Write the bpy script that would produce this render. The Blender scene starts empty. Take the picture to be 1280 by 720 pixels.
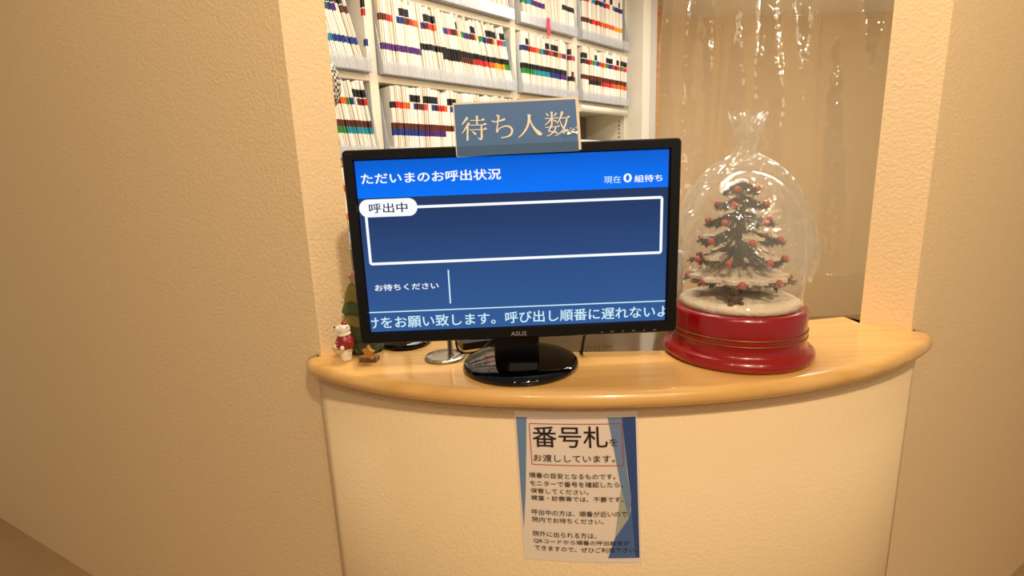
import bpy, bmesh, math, random
from mathutils import Vector, Matrix
import numpy as np

random.seed(7)
SC = bpy.context.scene
COL = SC.collection
PI = math.pi

# ------------------------------------------------------------------ camera
cam_d = bpy.data.cameras.new('camera')
cam = bpy.data.objects.new('camera', cam_d)
COL.objects.link(cam)
cam_d.sensor_fit = 'HORIZONTAL'
cam_d.sensor_width = 36.0
cam_d.lens = 36.0 * 633.0 / 1280.0
cam_d.clip_start = 0.02
Zc = Vector((-.038, .978, .207)).normalized()
Xc = Vector((.999, .040, -.0098)); Xc = (Xc - Zc * Xc.dot(Zc)).normalized()
Yc = Zc.cross(Xc)
M = Matrix((Xc, Yc, Zc)).to_4x4()
M.translation = Vector((0, 0, 1.4))
cam.matrix_world = M
SC.camera = cam

# ------------------------------------------------------------------ world, lights, exposure
SC.view_settings.view_transform = 'Standard'
SC.view_settings.look = 'None'
SC.view_settings.exposure = 0.0
SC.view_settings.gamma = 1.0
SC.view_settings.use_curve_mapping = False
SC.cycles.max_bounces = 8
SC.cycles.transparent_max_bounces = 24
SC.cycles.caustics_reflective = False
SC.cycles.caustics_refractive = False

world = bpy.data.worlds.new('world'); SC.world = world
world.use_nodes = True
bg = world.node_tree.nodes['Background']
bg.inputs[0].default_value = (1.0, .84, .62, 1)
bg.inputs[1].default_value = 0.36


def area(name, loc, target, size, power, col, size_y=None):
    l = bpy.data.lights.new(name, 'AREA'); l.energy = power; l.color = col
    l.size = size
    if size_y: l.shape = 'RECTANGLE'; l.size_y = size_y
    o = bpy.data.objects.new(name, l); COL.objects.link(o)
    o.location = loc
    o.rotation_euler = (Vector(target) - Vector(loc)).to_track_quat('-Z', 'Y').to_euler()
    return o


def spot(name, loc, target, power, col, radius=.035, ang=110, blend=.6):
    l = bpy.data.lights.new(name, 'SPOT'); l.energy = power; l.color = col
    l.shadow_soft_size = radius; l.spot_size = math.radians(ang); l.spot_blend = blend
    o = bpy.data.objects.new(name, l); COL.objects.link(o)
    o.location = loc
    o.rotation_euler = (Vector(target) - Vector(loc)).to_track_quat('-Z', 'Y').to_euler()
    return o


WARM = (1.0, .83, .60)
NEUT = (1.0, .95, .86)
lp = area('staff_side_light', (.60, 2.20, 2.64), (.60, 2.20, 0), 1.9, 20, NEUT, .3)
lp.rotation_euler = (0, 0, math.radians(44))
area('staff_side_light', (2.1, 2.6, 2.64), (2.1, 2.6, 0), 1.2, 26, NEUT, .4)
area('staff_side_light', (.20, 1.36, 2.64), (.20, 1.36, 0), 1.0, 12, NEUT, .25)  # extra unseen lamp, added to brighten the counter's back part and the globe
spot('lobby_downlight', (.38, -.52, 2.66), (.2, .9, .8), 93, WARM, .05, 130)
spot('lobby_downlight', (-.45, -.70, 2.66), (0, .9, .8), 16, WARM, .05, 130)
spot('lobby_downlight', (1.0, -.60, 2.66), (.4, .9, .8), 16, WARM, .05, 130)
area('lobby_ceiling_lamp', (.6, -1.3, 2.62), (.2, 1.0, .7), 1.4, 14, WARM, 1.0)

# ------------------------------------------------------------------ materials


def lin(c):
    return tuple(((x / 255) / 12.92 if x / 255 <= .04045 else ((x / 255 + .055) / 1.055) ** 2.4) for x in c)


MATS = {}


def mat(name, rgb, rough=.6, spec=.5, metal=0., coat=0., bump=None, emit=None, noise=None):
    """bump=(scale, strength, distance); noise=(scale, rgb2)"""
    if name in MATS: return MATS[name]
    m = bpy.data.materials.new(name); m.use_nodes = True
    nt = m.node_tree; b = nt.nodes['Principled BSDF']
    b.inputs['Base Color'].default_value = (*lin(rgb), 1)
    b.inputs['Roughness'].default_value = rough
    b.inputs['Specular IOR Level'].default_value = spec
    b.inputs['Metallic'].default_value = metal
    b.inputs['Coat Weight'].default_value = coat
    b.inputs['Coat Roughness'].default_value = .06
    tc = nt.nodes.new('ShaderNodeTexCoord')
    if noise:
        n = nt.nodes.new('ShaderNodeTexNoise'); n.inputs['Scale'].default_value = noise[0]
        n.inputs['Detail'].default_value = 4
        mx = nt.nodes.new('ShaderNodeMix'); mx.data_type = 'RGBA'
        mx.inputs[6].default_value = (*lin(rgb), 1); mx.inputs[7].default_value = (*lin(noise[1]), 1)
        nt.links.new(tc.outputs['Object'], n.inputs['Vector'])
        nt.links.new(n.outputs['Fac'], mx.inputs[0])
        nt.links.new(mx.outputs[2], b.inputs['Base Color'])
    if bump:
        n = nt.nodes.new('ShaderNodeTexNoise'); n.inputs['Scale'].default_value = bump[0]
        n.inputs['Detail'].default_value = 3; n.inputs['Roughness'].default_value = .55
        bp = nt.nodes.new('ShaderNodeBump'); bp.inputs['Strength'].default_value = bump[1]
        bp.inputs['Distance'].default_value = bump[2]
        nt.links.new(tc.outputs['Object'], n.inputs['Vector'])
        nt.links.new(n.outputs['Fac'], bp.inputs['Height'])
        nt.links.new(bp.outputs['Normal'], b.inputs['Normal'])
    if emit:
        b.inputs['Emission Color'].default_value = (*lin(emit), 1)
        b.inputs['Emission Strength'].default_value = 1.0
    MATS[name] = m
    return m


def sheer(name, rgb, alpha, rough=.1, gloss=.05, bump=None, edge=0):
    """clear plastic: mostly see-through, a little milky, shiny"""
    if name in MATS: return MATS[name]
    m = bpy.data.materials.new(name); m.use_nodes = True
    nt = m.node_tree; nt.nodes.clear()
    out = nt.nodes.new('ShaderNodeOutputMaterial')
    tr = nt.nodes.new('ShaderNodeBsdfTransparent')
    df = nt.nodes.new('ShaderNodeBsdfDiffuse'); df.inputs[0].default_value = (*lin(rgb), 1)
    gl = nt.nodes.new('ShaderNodeBsdfGlossy'); gl.inputs['Roughness'].default_value = rough
    gl.inputs[0].default_value = (1, 1, 1, 1)
    m1 = nt.nodes.new('ShaderNodeMixShader'); m1.inputs[0].default_value = alpha
    m2 = nt.nodes.new('ShaderNodeMixShader'); m2.inputs[0].default_value = gloss
    if edge:
        fr = nt.nodes.new('ShaderNodeLayerWeight'); fr.inputs[0].default_value = edge
        mu = nt.nodes.new('ShaderNodeMath'); mu.operation = 'MULTIPLY_ADD'; mu.inputs[1].default_value = .5; mu.inputs[2].default_value = gloss
        nt.links.new(fr.outputs['Facing'], mu.inputs[0])
        pw = nt.nodes.new('ShaderNodeMath'); pw.operation = 'POWER'; pw.inputs[1].default_value = 4
        nt.links.new(fr.outputs['Facing'], pw.inputs[0]); nt.links.new(pw.outputs[0], mu.inputs[0]); nt.links.new(mu.outputs[0], m2.inputs[0])
    nt.links.new(tr.outputs[0], m1.inputs[1]); nt.links.new(df.outputs[0], m1.inputs[2])
    nt.links.new(m1.outputs[0], m2.inputs[1]); nt.links.new(gl.outputs[0], m2.inputs[2])
    if bump:
        tc = nt.nodes.new('ShaderNodeTexCoord')
        n = nt.nodes.new('ShaderNodeTexNoise'); n.inputs['Scale'].default_value = bump[0]; n.inputs['Detail'].default_value = 2
        bp = nt.nodes.new('ShaderNodeBump'); bp.inputs['Strength'].default_value = bump[1]; bp.inputs['Distance'].default_value = bump[2]
        nt.links.new(tc.outputs['Object'], n.inputs['Vector']); nt.links.new(n.outputs['Fac'], bp.inputs['Height'])
        nt.links.new(bp.outputs['Normal'], gl.inputs['Normal'])
    nt.links.new(m2.outputs[0], out.inputs[0])
    MATS[name] = m
    return m


def wood(name, c1, c2, rough=.25, coat=.4):
    if name in MATS: return MATS[name]
    m = mat(name, c1, rough=rough, coat=coat)
    nt = m.node_tree; b = nt.nodes['Principled BSDF']
    tc = nt.nodes.new('ShaderNodeTexCoord'); mp = nt.nodes.new('ShaderNodeMapping')
    mp.inputs['Scale'].default_value = (2.2, 26, 26)
    n = nt.nodes.new('ShaderNodeTexNoise'); n.inputs['Scale'].default_value = 2.0; n.inputs['Detail'].default_value = 5
    cr = nt.nodes.new('ShaderNodeValToRGB')
    cr.color_ramp.elements[0].position = .3; cr.color_ramp.elements[0].color = (*lin(c1), 1)
    cr.color_ramp.elements[1].position = .75; cr.color_ramp.elements[1].color = (*lin(c2), 1)
    nt.links.new(tc.outputs['Object'], mp.inputs[0]); nt.links.new(mp.outputs[0], n.inputs['Vector'])
    nt.links.new(n.outputs['Fac'], cr.inputs[0]); nt.links.new(cr.outputs[0], b.inputs['Base Color'])
    return m


WALL = mat('cream_wallpaper', (244, 215, 171), rough=.85, spec=.2, bump=(150, .7, .003))
WALLB = mat('beige_wall', (230, 204, 160), rough=.9, spec=.2, bump=(120, .2, .001))
CEIL = mat('ceiling_white', (240, 232, 215), rough=.9)
FLOOR = mat('floor_vinyl', (190, 160, 120), rough=.4, noise=(6, (170, 140, 100)))
BEECH = wood('varnished_beech', (236, 188, 116), (222, 168, 92))
SHELF = mat('shelf_melamine', (226, 218, 198), rough=.5)
SHELFW = mat('panel_white', (226, 224, 212), rough=.45)
SHELFG = mat('panel_grey', (206, 205, 202), rough=.35)
BLACKP = mat('black_plastic', (14, 13, 13), rough=.32, spec=.35)
GLOSSK = mat('piano_black', (4, 4, 4), rough=.04, spec=.5)
CHROME = mat('chrome', (205, 200, 192), rough=.2, metal=1.)
RED = mat('red_lacquer', (150, 15, 18), rough=.25, coat=.5)
GOLD = mat('gold_line', (150, 120, 50), rough=.35, metal=.6)

# ------------------------------------------------------------------ mesh helpers


def T(*p): return Vector(p)


def add_box(bm, c, s, rot=None, mi=0, bevel=0):
    m = Matrix.Translation(Vector(c)) @ (rot.to_4x4() if rot else Matrix.Identity(4)) @ Matrix.Diagonal((*s, 1))
    r = bmesh.ops.create_cube(bm, size=1, matrix=m)
    fs = list({f for v in r['verts'] for f in v.link_faces})
    for f in fs: f.material_index = mi
    if bevel:
        es = list({e for v in r['verts'] for e in v.link_edges})
        bmesh.ops.bevel(bm, geom=es, offset=bevel, segments=2, affect='EDGES', profile=.6)
    return r['verts']


def add_lathe(bm, prof, c=(0, 0, 0), seg=48, mi=0, sx=1, sy=1, smooth=True, M4=None):
    """prof: [(r,z)...] bottom to top"""
    rings = []
    for r, z in prof:
        if r < 1e-6:
            rings.append([bm.verts.new((c[0], c[1], c[2] + z))])
        else:
            rings.append([bm.verts.new((c[0] + sx * r * math.cos(2 * PI * k / seg), c[1] + sy * r * math.sin(2 * PI * k / seg), c[2] + z)) for k in range(seg)])
    for a, b in zip(rings, rings[1:]):
        for k in range(seg):
            k2 = (k + 1) % seg
            if len(a) == 1 and len(b) == 1: continue
            if len(a) == 1: f = bm.faces.new((a[0], b[k2], b[k]))
            elif len(b) == 1: f = bm.faces.new((a[k], a[k2], b[0]))
            else: f = bm.faces.new((a[k], a[k2], b[k2], b[k]))
            f.material_index = mi; f.smooth = smooth
    for ring, flip in ((rings[0], True), (rings[-1], False)):
        if len(ring) > 1:
            f = bm.faces.new(list(reversed(ring)) if flip else ring); f.material_index = mi
    vs = [v for r in rings for v in r]
    if M4:
        for v in vs: v.co = M4 @ v.co
    return vs


def add_tube(bm, pts, r, seg=8, mi=0):
    pts = [Vector(p) for p in pts]
    rs = r if isinstance(r, (list, tuple)) else [r] * len(pts)
    rings = []
    up = Vector((0, 0, 1))
    for i, p in enumerate(pts):
        d = (pts[min(i + 1, len(pts) - 1)] - pts[max(i - 1, 0)]).normalized()
        a = d.cross(up)
        if a.length < 1e-3: a = d.cross(Vector((1, 0, 0)))
        a.normalize(); b = d.cross(a)
        rings.append([bm.verts.new(p + (a * math.cos(2 * PI * k / seg) + b * math.sin(2 * PI * k / seg)) * rs[i]) for k in range(seg)])
    for a, b in zip(rings, rings[1:]):
        for k in range(seg):
            f = bm.faces.new((a[k], a[(k + 1) % seg], b[(k + 1) % seg], b[k])); f.smooth = True; f.material_index = mi
    bm.faces.new(list(reversed(rings[0]))).material_index = mi
    bm.faces.new(rings[-1]).material_index = mi


def smooth_path(pts, n=8):
    pts = [Vector(p) for p in pts]; out = []
    P = [pts[0]] + pts + [pts[-1]]
    for i in range(1, len(P) - 2):
        for k in range(n):
            t = k / n
            a, b, c, d = P[i - 1], P[i], P[i + 1], P[i + 2]
            out.append(.5 * ((2 * b) + (c - a) * t + (2 * a - 5 * b + 4 * c - d) * t * t + (3 * b - a - 3 * c + d) * t ** 3))
    out.append(pts[-1]); return out


def add_prism(bm, poly, z0, z1, mi=0, M4=None):
    """poly [(x,y)] extruded z0..z1"""
    lo = [bm.verts.new((x, y, z0)) for x, y in poly]
    hi = [bm.verts.new((x, y, z1)) for x, y in poly]
    n = len(poly)
    fs = [bm.faces.new(list(reversed(lo))), bm.faces.new(hi)]
    for i in range(n):
        fs.append(bm.faces.new((lo[i], lo[(i + 1) % n], hi[(i + 1) % n], hi[i])))
    for f in fs: f.material_index = mi
    if M4:
        for v in lo + hi: v.co = M4 @ v.co
    return lo + hi


def add_ico(bm, c, r, sub=2, M4=None, mi=0, s=(1, 1, 1)):
    m = Matrix.Translation(Vector(c)) @ (M4 if M4 else Matrix.Identity(4)) @ Matrix.Diagonal((*s, 1))
    vs = bmesh.ops.create_icosphere(bm, subdivisions=sub, radius=r, matrix=m)['verts']
    for f in {f for v in vs for f in v.link_faces}: f.smooth = True; f.material_index = mi
    return vs


def obj(name, bm, mats, root=None, fix=True):
    """link bm (world coordinates) as one mesh object; under root its coordinates become local"""
    if fix: bmesh.ops.recalc_face_normals(bm, faces=bm.faces[:])
    me = bpy.data.meshes.new(name); bm.to_mesh(me); bm.free()
    for m in (mats if isinstance(mats, (list, tuple)) else [mats]): me.materials.append(m)
    o = bpy.data.objects.new(name, me); COL.objects.link(o)
    if root is not None:
        o.parent = root
        w = world_loc(root)
        me.transform(Matrix.Translation(-w))
    return o


def world_loc(o):
    v = Vector((0, 0, 0))
    while o is not None:
        v += o.location; o = o.parent
    return v


def origin(o, loc):
    """move the origin of a top-level mesh object to loc"""
    o.data.transform(Matrix.Translation(-Vector(loc))); o.location = loc
    return o


def tag(o, label, cat, group=None):
    o['label'] = label; o['category'] = cat
    if group: o['group'] = group
    return o


def thing(name, label, cat, loc=(0, 0, 0), group=None):
    o = bpy.data.objects.new(name, None); COL.objects.link(o); o.location = loc
    o.empty_display_size = .05
    return tag(o, label, cat, group)


def struct(name, bm, m):
    o = obj(name, bm, m); o['kind'] = 'structure'; return o


def BM(): return bmesh.new()


def add_text(bm, body, rect, fn, bold=0., mi=0, clip=None, pitch=None):
    """lay text ink into rect=(u0,v0,u1,v1); fn(u,v)->world point; pitch=(u0,v0,em) keeps the natural spacing instead"""
    cu = bpy.data.curves.new('t', 'FONT'); cu.body = body; cu.size = 1.0
    cu.resolution_u = 3; cu.fill_mode = 'FRONT'
    o = bpy.data.objects.new('t', cu); COL.objects.link(o)
    dg = bpy.context.evaluated_depsgraph_get(); dg.update()
    me = bpy.data.meshes.new_from_object(o.evaluated_get(dg))
    bpy.data.objects.remove(o); bpy.data.curves.remove(cu)
    tb = bmesh.new(); tb.from_mesh(me); bpy.data.meshes.remove(me)
    xs = [v.co.x for v in tb.verts]; ys = [v.co.y for v in tb.verts]
    x0, x1, y0, y1 = min(xs), max(xs), min(ys), max(ys)
    u0, v0, u1, v1 = rect
    for v in tb.verts:
        v.co = Vector((u0 + (v.co.x - x0) / (x1 - x0) * (u1 - u0), v0 + (v.co.y - y0) / (y1 - y0) * (v1 - v0), 0))
    if clip:
        for c, n in ((clip[0], -1), (clip[1], 1)):
            bmesh.ops.bisect_plane(tb, geom=tb.verts[:] + tb.edges[:] + tb.faces[:], plane_co=(c, 0, 0), plane_no=(n, 0, 0), clear_outer=True)
    kx = bold * (u1 - u0) / (x1 - x0); ky = bold * (v1 - v0) / (y1 - y0)
    shifts = [(0, 0)] if bold == 0 else [(kx * math.cos(q * PI / 3), ky * .8 * math.sin(q * PI / 3)) for q in range(6)]
    for qi, (dx, dy) in enumerate(shifts):                  # struck several times, a little apart, for heavier lettering
        cl = (lambda q: min(max(q, clip[0]), clip[1])) if clip else (lambda q: q)
        mp = {v: bm.verts.new(fn(cl(v.co.x + dx), v.co.y + dy) + Vector((0, -2.5e-5 * qi, 0))) for v in tb.verts}
        for f in tb.faces:
            try:
                nf = bm.faces.new([mp[v] for v in f.verts]); nf.material_index = mi
            except ValueError: pass
    tb.free()


def add_poly(bm, pts, fn, mi=0):
    f = bm.faces.new([bm.verts.new(fn(u, v)) for u, v in pts]); f.material_index = mi
    return f


def add_band(bm, pts, w, fn, mi=0, closed=False):
    """flat line of width w through 2-D pts"""
    n = len(pts); L = []; R = []
    for i, p in enumerate(pts):
        a = pts[(i - 1) % n] if (closed or i > 0) else None
        b = pts[(i + 1) % n] if (closed or i < n - 1) else None
        ww = w[i] if isinstance(w, (list, tuple)) else w
        d1 = (Vector(p) - Vector(a)).normalized() if a is not None else None
        d2 = (Vector(b) - Vector(p)).normalized() if b is not None else None
        d = ((d1 or d2) + (d2 or d1)).normalized()
        nn = Vector((-d.y, d.x))
        k = 1 / max(.5, nn.dot(Vector((-(d1 or d2).y, (d1 or d2).x))))
        L.append(bm.verts.new(fn(*(Vector(p) + nn * ww / 2 * k)))); R.append(bm.verts.new(fn(*(Vector(p) - nn * ww / 2 * k))))
    for i in range(n if closed else n - 1):
        j = (i + 1) % n
        bm.faces.new((R[i], R[j], L[j], L[i])).material_index = mi


# ------------------------------------------------------------------ the setting
C0 = Vector((-.397, 1.023)); C1 = Vector((-.335, 1.092)); LD = Vector((-.88, .475))
MX = .23                                   # the counter is symmetric about x = MX


def mir(p): return Vector((2 * MX - p[0], p[1]))


def Ff(x):
    x -= MX
    return .766 + .39 * x * x + .3 * x ** 4


def Fn(x):                                 # inward normal of the counter front
    x -= MX
    s = .78 * x + 1.2 * x ** 3
    return Vector((-s, 1)).normalized()


def front(x, off): return Vector((x, Ff(x))) + Fn(x) * off


bm = BM()
inner = Vector((-.30, .95)).normalized()
wl = [C0, C1, C1 + Vector((-.08, .07)), C0 + LD * 2.5 + Vector((.1, .12)), C0 + LD * 2.5]
add_prism(bm, [tuple(p) for p in wl], 0, 2.7)
struct('wall_left', bm, WALL)
bm = BM()
add_prism(bm, [tuple(mir(p)) for p in wl], 0, 2.7)
struct('wall_right', bm, WALL)

bm = BM()                                  # curved low wall under the counter
xs = [-.425 + i * (1.31 / 72) for i in range(73)]
fo = [front(x, .031) for x in xs]; fi = [front(x, .11) for x in xs]
fo = [p for p in fo]
ztop = 1.0235
prev = None
for i in range(73):
    ring = [bm.verts.new((*fo[i], 0)), bm.verts.new((*fo[i], ztop)), bm.verts.new((*fi[i], ztop)), bm.verts.new((*fi[i], 0))]
    if prev:
        for k in range(4):
            f = bm.faces.new((prev[k], prev[(k + 1) % 4], ring[(k + 1) % 4], ring[k])); f.smooth = k == 0
    else: bm.faces.new(ring)
    prev = ring
bm.faces.new(list(reversed(prev)))
struct('wall_front', bm, WALL)

bm = BM(); add_box(bm, (.23, .6, -.05), (7, 12, .1)); struct('floor', bm, FLOOR)
bm = BM(); add_box(bm, (.23, .6, 2.75), (7, 12, .1)); struct('ceiling', bm, CEIL)
bm = BM(); add_box(bm, (.23, 4.75, 1.35), (7, .1, 2.7)); struct('wall_back', bm, WALLB)

# ------------------------------------------------------------------ counter top
ZC = 1.055
cx = [-.437 + i * (1.334 / 90) for i in range(91)]
prof = []
th = .031
for k in range(9):
    a = PI / 2 - k * PI / 8
    prof.append((.0145 - .0145 * math.cos(a), ZC - th / 2 + th / 2 * math.sin(a)))   # (offset inward, z)
prof = [(.03, ZC)] + prof + [(.03, ZC - th)]
bm = BM()
rows = []
for i, x in enumerate(cx):
    e = min(i, 90 - i)
    shrink = 0 if e > 2 else (.016, .006, .0015)[e]
    rows.append([bm.verts.new((*front(x, o + shrink), z)) for o, z in prof])
for a, b in zip(rows, rows[1:]):
    for k in range(len(prof) - 1):
        f = bm.faces.new((a[k], a[k + 1], b[k + 1], b[k])); f.smooth = True
bk = [C0 + Vector((-.012, .0044)), C0, C1, C1 + Vector((.0, .055)), Vector((-.16, 1.13)), Vector((-.06, 1.075)), Vector((.05, .992)), Vector((.15, .975)), Vector((.34, .962)),
      Vector((.42, .99)), Vector((.52, 1.1)), mir(C1) + Vector((0, .055)), mir(C1), mir(C0), mir(C0) + Vector((.012, .0044))]
bt = [bm.verts.new((*p, ZC)) for p in bk]; bb = [bm.verts.new((*p, ZC - th)) for p in bk]
bm.faces.new([r[0] for r in rows] + list(reversed(bt)))
bm.faces.new([r[-1] for r in reversed(rows)] + bb)
for i in range(len(bk) - 1): bm.faces.new((bt[i], bt[i + 1], bb[i + 1], bb[i]))
bm.faces.new(list(reversed(rows[0])) + [bt[0], bb[0]]); bm.faces.new(rows[-1] + [bb[-1], bt[-1]])
bmesh.ops.triangulate(bm, faces=[f for f in bm.faces if len(f.verts) > 4])
o = obj('counter_top', bm, BEECH)
tag(o, 'curved beech counter top with rounded front edge under the monitor', 'counter')

# inner worktop of the staff side (behind the front wall), carries the pale monitor
bm = BM(); add_box(bm, (.20, 1.42, .73), (.95, .52, .03)); add_box(bm, (-.24, 1.42, .36), (.03, .5, .71)); add_box(bm, (.64, 1.42, .36), (.03, .5, .71))
struct('trim_1', bm, SHELFW)

# ------------------------------------------------------------------ file shelving at the back of the staff room
th44 = math.radians(44)
SD = Vector((math.cos(th44), math.sin(th44), 0)); SN = Vector((math.sin(th44), -math.cos(th44), 0))
SP = Vector((0, 0, 0)) - SN * 1.97
RSH = Matrix((SD, -SN, Vector((0, 0, 1)))).transposed()      # columns: along, into depth, up


def sh(s, t, z): return SP + SD * s + SN * t + Vector((0, 0, z))    # t towards the viewer


def sbox(bm, s0, s1, t0, t1, z0, z1, mi=0, bevel=0):
    return add_box(bm, sh((s0 + s1) / 2, (t0 + t1) / 2, (z0 + z1) / 2), (s1 - s0, abs(t1 - t0), z1 - z0), RSH, mi, bevel)


unit = thing('filing_shelf', 'tall cream filing shelf packed with patient records behind the counter', 'shelf', sh(1.8, -.15, 0))
S_END = 3.075
UPS = [(.46, .50), (1.165, 1.205), (2.0, 2.036), (2.515, 2.553), (3.058, 3.0745)]
for a, b in UPS:
    bm = BM(); sbox(bm, a, b, -.32, 0, 0, 2.66, bevel=.001); obj('upright', bm, SHELF, unit)
cols = [(.50, 1.165), (1.205, 2.0), (2.036, 2.515), (2.553, 3.058)]
LEVELS = [1.171, 1.511, 1.851, 2.191, 2.531]
for z in [.15, .49, .831] + LEVELS:
    for ci, (a, b) in enumerate(cols):
        bm = BM(); sbox(bm, a, b, -.32, -.002, z - .026, z, bevel=.001); obj('shelf_board', bm, SHELF, unit)
bm = BM(); sbox(bm, .46, S_END, -.34, -.322, 0, 2.66); obj('back_panel', bm, SHELFW, unit)
bm = BM(); sbox(bm, S_END, S_END + .09, -.34, .125, 0, 2.68, bevel=.002); obj('end_panel', bm, SHELFW, unit)
bm = BM(); sbox(bm, S_END + .092, S_END + .215, -.34, .10, 0, 2.68, bevel=.003); obj('edge_post', bm, SHELFG, unit)
bm = BM(); sbox(bm, 2.554, 3.057, -.3215, -.319, 1.511 + .001, 1.511 + .31); obj('shade_panel', bm, mat('shade_grey', (120, 112, 96), rough=.7), unit)  # dark sheet standing in for the shade inside the open compartment
bm = BM()
add_tube(bm, [sh(2.5535, .012, 1.812), sh(3.0575, .012, 1.812)], .02, 16); obj('rail', bm, SHELFW, unit)
bm = BM()
for k in range(5):
    sbox(bm, 3.0545, 3.0578, -.044, -.035, 1.66 + .025 * k, 1.668 + .025 * k)
obj('peg_hole', bm, BLACKP, unit)

TRAY = sheer('tray_plastic', (206, 214, 228), .32, rough=.2, gloss=.06)
paper = mat('file_paper', (238, 232, 220), rough=.8, noise=(40, (226, 216, 198)))
paperw = mat('file_paper_white', (243, 241, 236), rough=.75)
BAND = {'k': (24, 21, 22), 'n': (96, 40, 30), 'r': (208, 44, 38), 'o': (226, 108, 40), 'y': (242, 176, 40), 'g': (48, 142, 52), 'c': (40, 150, 176), 'b': (30, 58, 142), 'p': (86, 38, 122), 'i': (216, 70, 96)}
WORD = {'k': 'black', 'n': 'maroon', 'r': 'red', 'o': 'orange', 'y': 'yellow', 'g': 'green', 'c': 'turquoise', 'b': 'blue', 'p': 'purple', 'i': 'pink'}
KEYS = list(BAND)
FMATS = [paper] + [mat('band_' + WORD[k], BAND[k], rough=.55) for k in KEYS] + [paperw, mat('file_print', (70, 62, 60), rough=.7)]
file_cache = {}


def file_mesh(top, mid, l1, l2, thick, hgt, var):
    key = (top, mid, l1, l2, thick, hgt, var)
    if key in file_cache: return file_cache[key]
    bm = BM()
    D = .225
    w = thick / 2 - .0004
    segs = [(0, .0), (.094, None)]
    zc = [0, .040, .046, .094, .120, .146, .206, .232, .236, .266, hgt]
    cc = [None, '#' if var % 3 == 0 else None, None, l2, l1, None, mid, None, top, None]
    # profile of the spine: slightly rounded towards the viewer
    j1, j2, j3 = [(.0, .0035, .001), (.002, 0, .004), (.003, .001, 0), (0, .002, .005), (.0, .004, .0), (.004, 0, .002)][var]
    pr = [(-w, -D), (-w, -.02), (-w, -.0015 - j1), (-w * .40, -j1), (-w * .32, -j1 - .004), (-w * .25, -j2), (w * .30, -j2), (w * .36, -j2 - .004), (w * .42, -j3), (w, -.0015 - j3), (w, -.02), (w, -D)]
    rows = [[bm.verts.new((x, -t, z)) for x, t in pr] for z in zc]      # local: x along, y into depth
    for i, (a, b) in enumerate(zip(rows, rows[1:])):
        c = cc[i]
        for k in range(len(pr) - 1):
            f = bm.faces.new((a[k], a[k + 1], b[k + 1], b[k]))
            f.material_index = 0 if var % 2 else len(KEYS) + 1
            if c == '#':
                if k == 5: f.material_index = len(KEYS) + 2 if thick > .008 else 0
            elif c and c != '.' and 1 <= k <= 9: f.material_index = 1 + KEYS.index(c)
    for a, b in zip(rows, rows[1:]): bm.faces.new((a[-1], a[0], b[0], b[-1]))
    bm.faces.new(rows[0]); bm.faces.new(list(reversed(rows[-1])))
    bmesh.ops.recalc_face_normals(bm, faces=bm.faces[:])
    me = bpy.data.meshes.new('patient_file'); bm.to_mesh(me); bm.free()
    for m in FMATS: me.materials.append(m)
    file_cache[key] = me
    return me


ORD = ['first', 'second', 'third', 'fourth', 'fifth', 'sixth', 'seventh', 'eighth', 'ninth', 'tenth', 'eleventh', 'twelfth', 'thirteenth', 'fourteenth', 'fifteenth', 'sixteenth', 'seventeenth', 'eighteenth', 'nineteenth']
TENS = {2: 'twent', 3: 'thirt', 4: 'fort'}


def ordinal(i):
    if i < 19: return ORD[i]
    n = i + 1
    t, u = divmod(n, 10)
    return TENS[t] + 'ieth' if u == 0 else TENS[t] + 'y-' + ORD[u - 1]


def add_files(s0, s1, z, where, group, mid, l1, l2, top, lean, tray=True, lean_fn=None, hbase=.297):
    n = len(mid)
    step = (s1 - s0) / n
    cnt = {}
    for i in range(n):
        lo = l2[i] if l2[i] != '.' else l1[i]
        k = WORD.get(lo, 'plain')
        up = WORD.get(mid[i], '')
        idx = cnt.get(k, 0); cnt[k] = idx + 1
        var = random.randint(0, 5)
        hg = hbase + random.choice([-.012, -.007, -.003, 0, 0, .002, .004, .006])
        ang = math.radians(lean_fn(i / max(1, n - 1)) if lean_fn else lean)
        me = file_mesh(top[i], mid[i], l1[i], l2[i], round(step * math.cos(ang) * .88, 4), round(hg, 4), var)
        o = bpy.data.objects.new('patient_file', me); COL.objects.link(o)
        p = sh(s0 + step * (i + .5), .028 + random.uniform(-.004, .004), z + .0055 + abs(math.sin(ang)) * step / 2)
        o.matrix_world = Matrix.Translation(p) @ RSH.to_4x4() @ Matrix.Rotation(-ang, 4, 'Y')
        lead = f'{ordinal(idx)} record with {k} lower band' if k != 'plain' else f'{ordinal(idx)} record without lower band'
        tag(o, f'{lead}, {where}', 'file', group)


def add_tray(s0, s1, z, label, t1=.04, lip=.052):
    bm = BM()
    w = .003
    sbox(bm, s0, s1, -.30, t1, z + .0008, z + .0044)
    sbox(bm, s0, s1, t1 - w, t1, z + .0045, z + lip)
    for a, b in ((s0, s0 + w), (s1 - w, s1)):
        # sloped side
        A = [(-.30, z + .0045), (t1 - w, z + .0045), (t1 - w, z + lip), (t1 - .05, z + .27), (-.30, z + .27)]
        lo = [bm.verts.new(sh(a, t, zz)) for t, zz in A]; hi = [bm.verts.new(sh(b, t, zz)) for t, zz in A]
        bm.faces.new(lo); bm.faces.new(list(reversed(hi)))
        for i in range(5): bm.faces.new((lo[i], hi[i], hi[(i + 1) % 5], lo[(i + 1) % 5]))
    o = obj('file_tray', bm, TRAY)
    origin(o, sh((s0 + s1) / 2, 0, z))
    tag(o, label, 'tray', 'clear plastic file trays')


def rep(spec):
    out = ''
    for tok in spec.split():
        c, k = tok[0], int(tok[1:] or 1); out += c * k
    return out


def fill(pat, n):
    return (pat * (n // len(pat) + 1))[:n]


R3, R2, R1, R0, RB = 1.511, 1.851, 2.191, 1.171, .831
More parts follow.
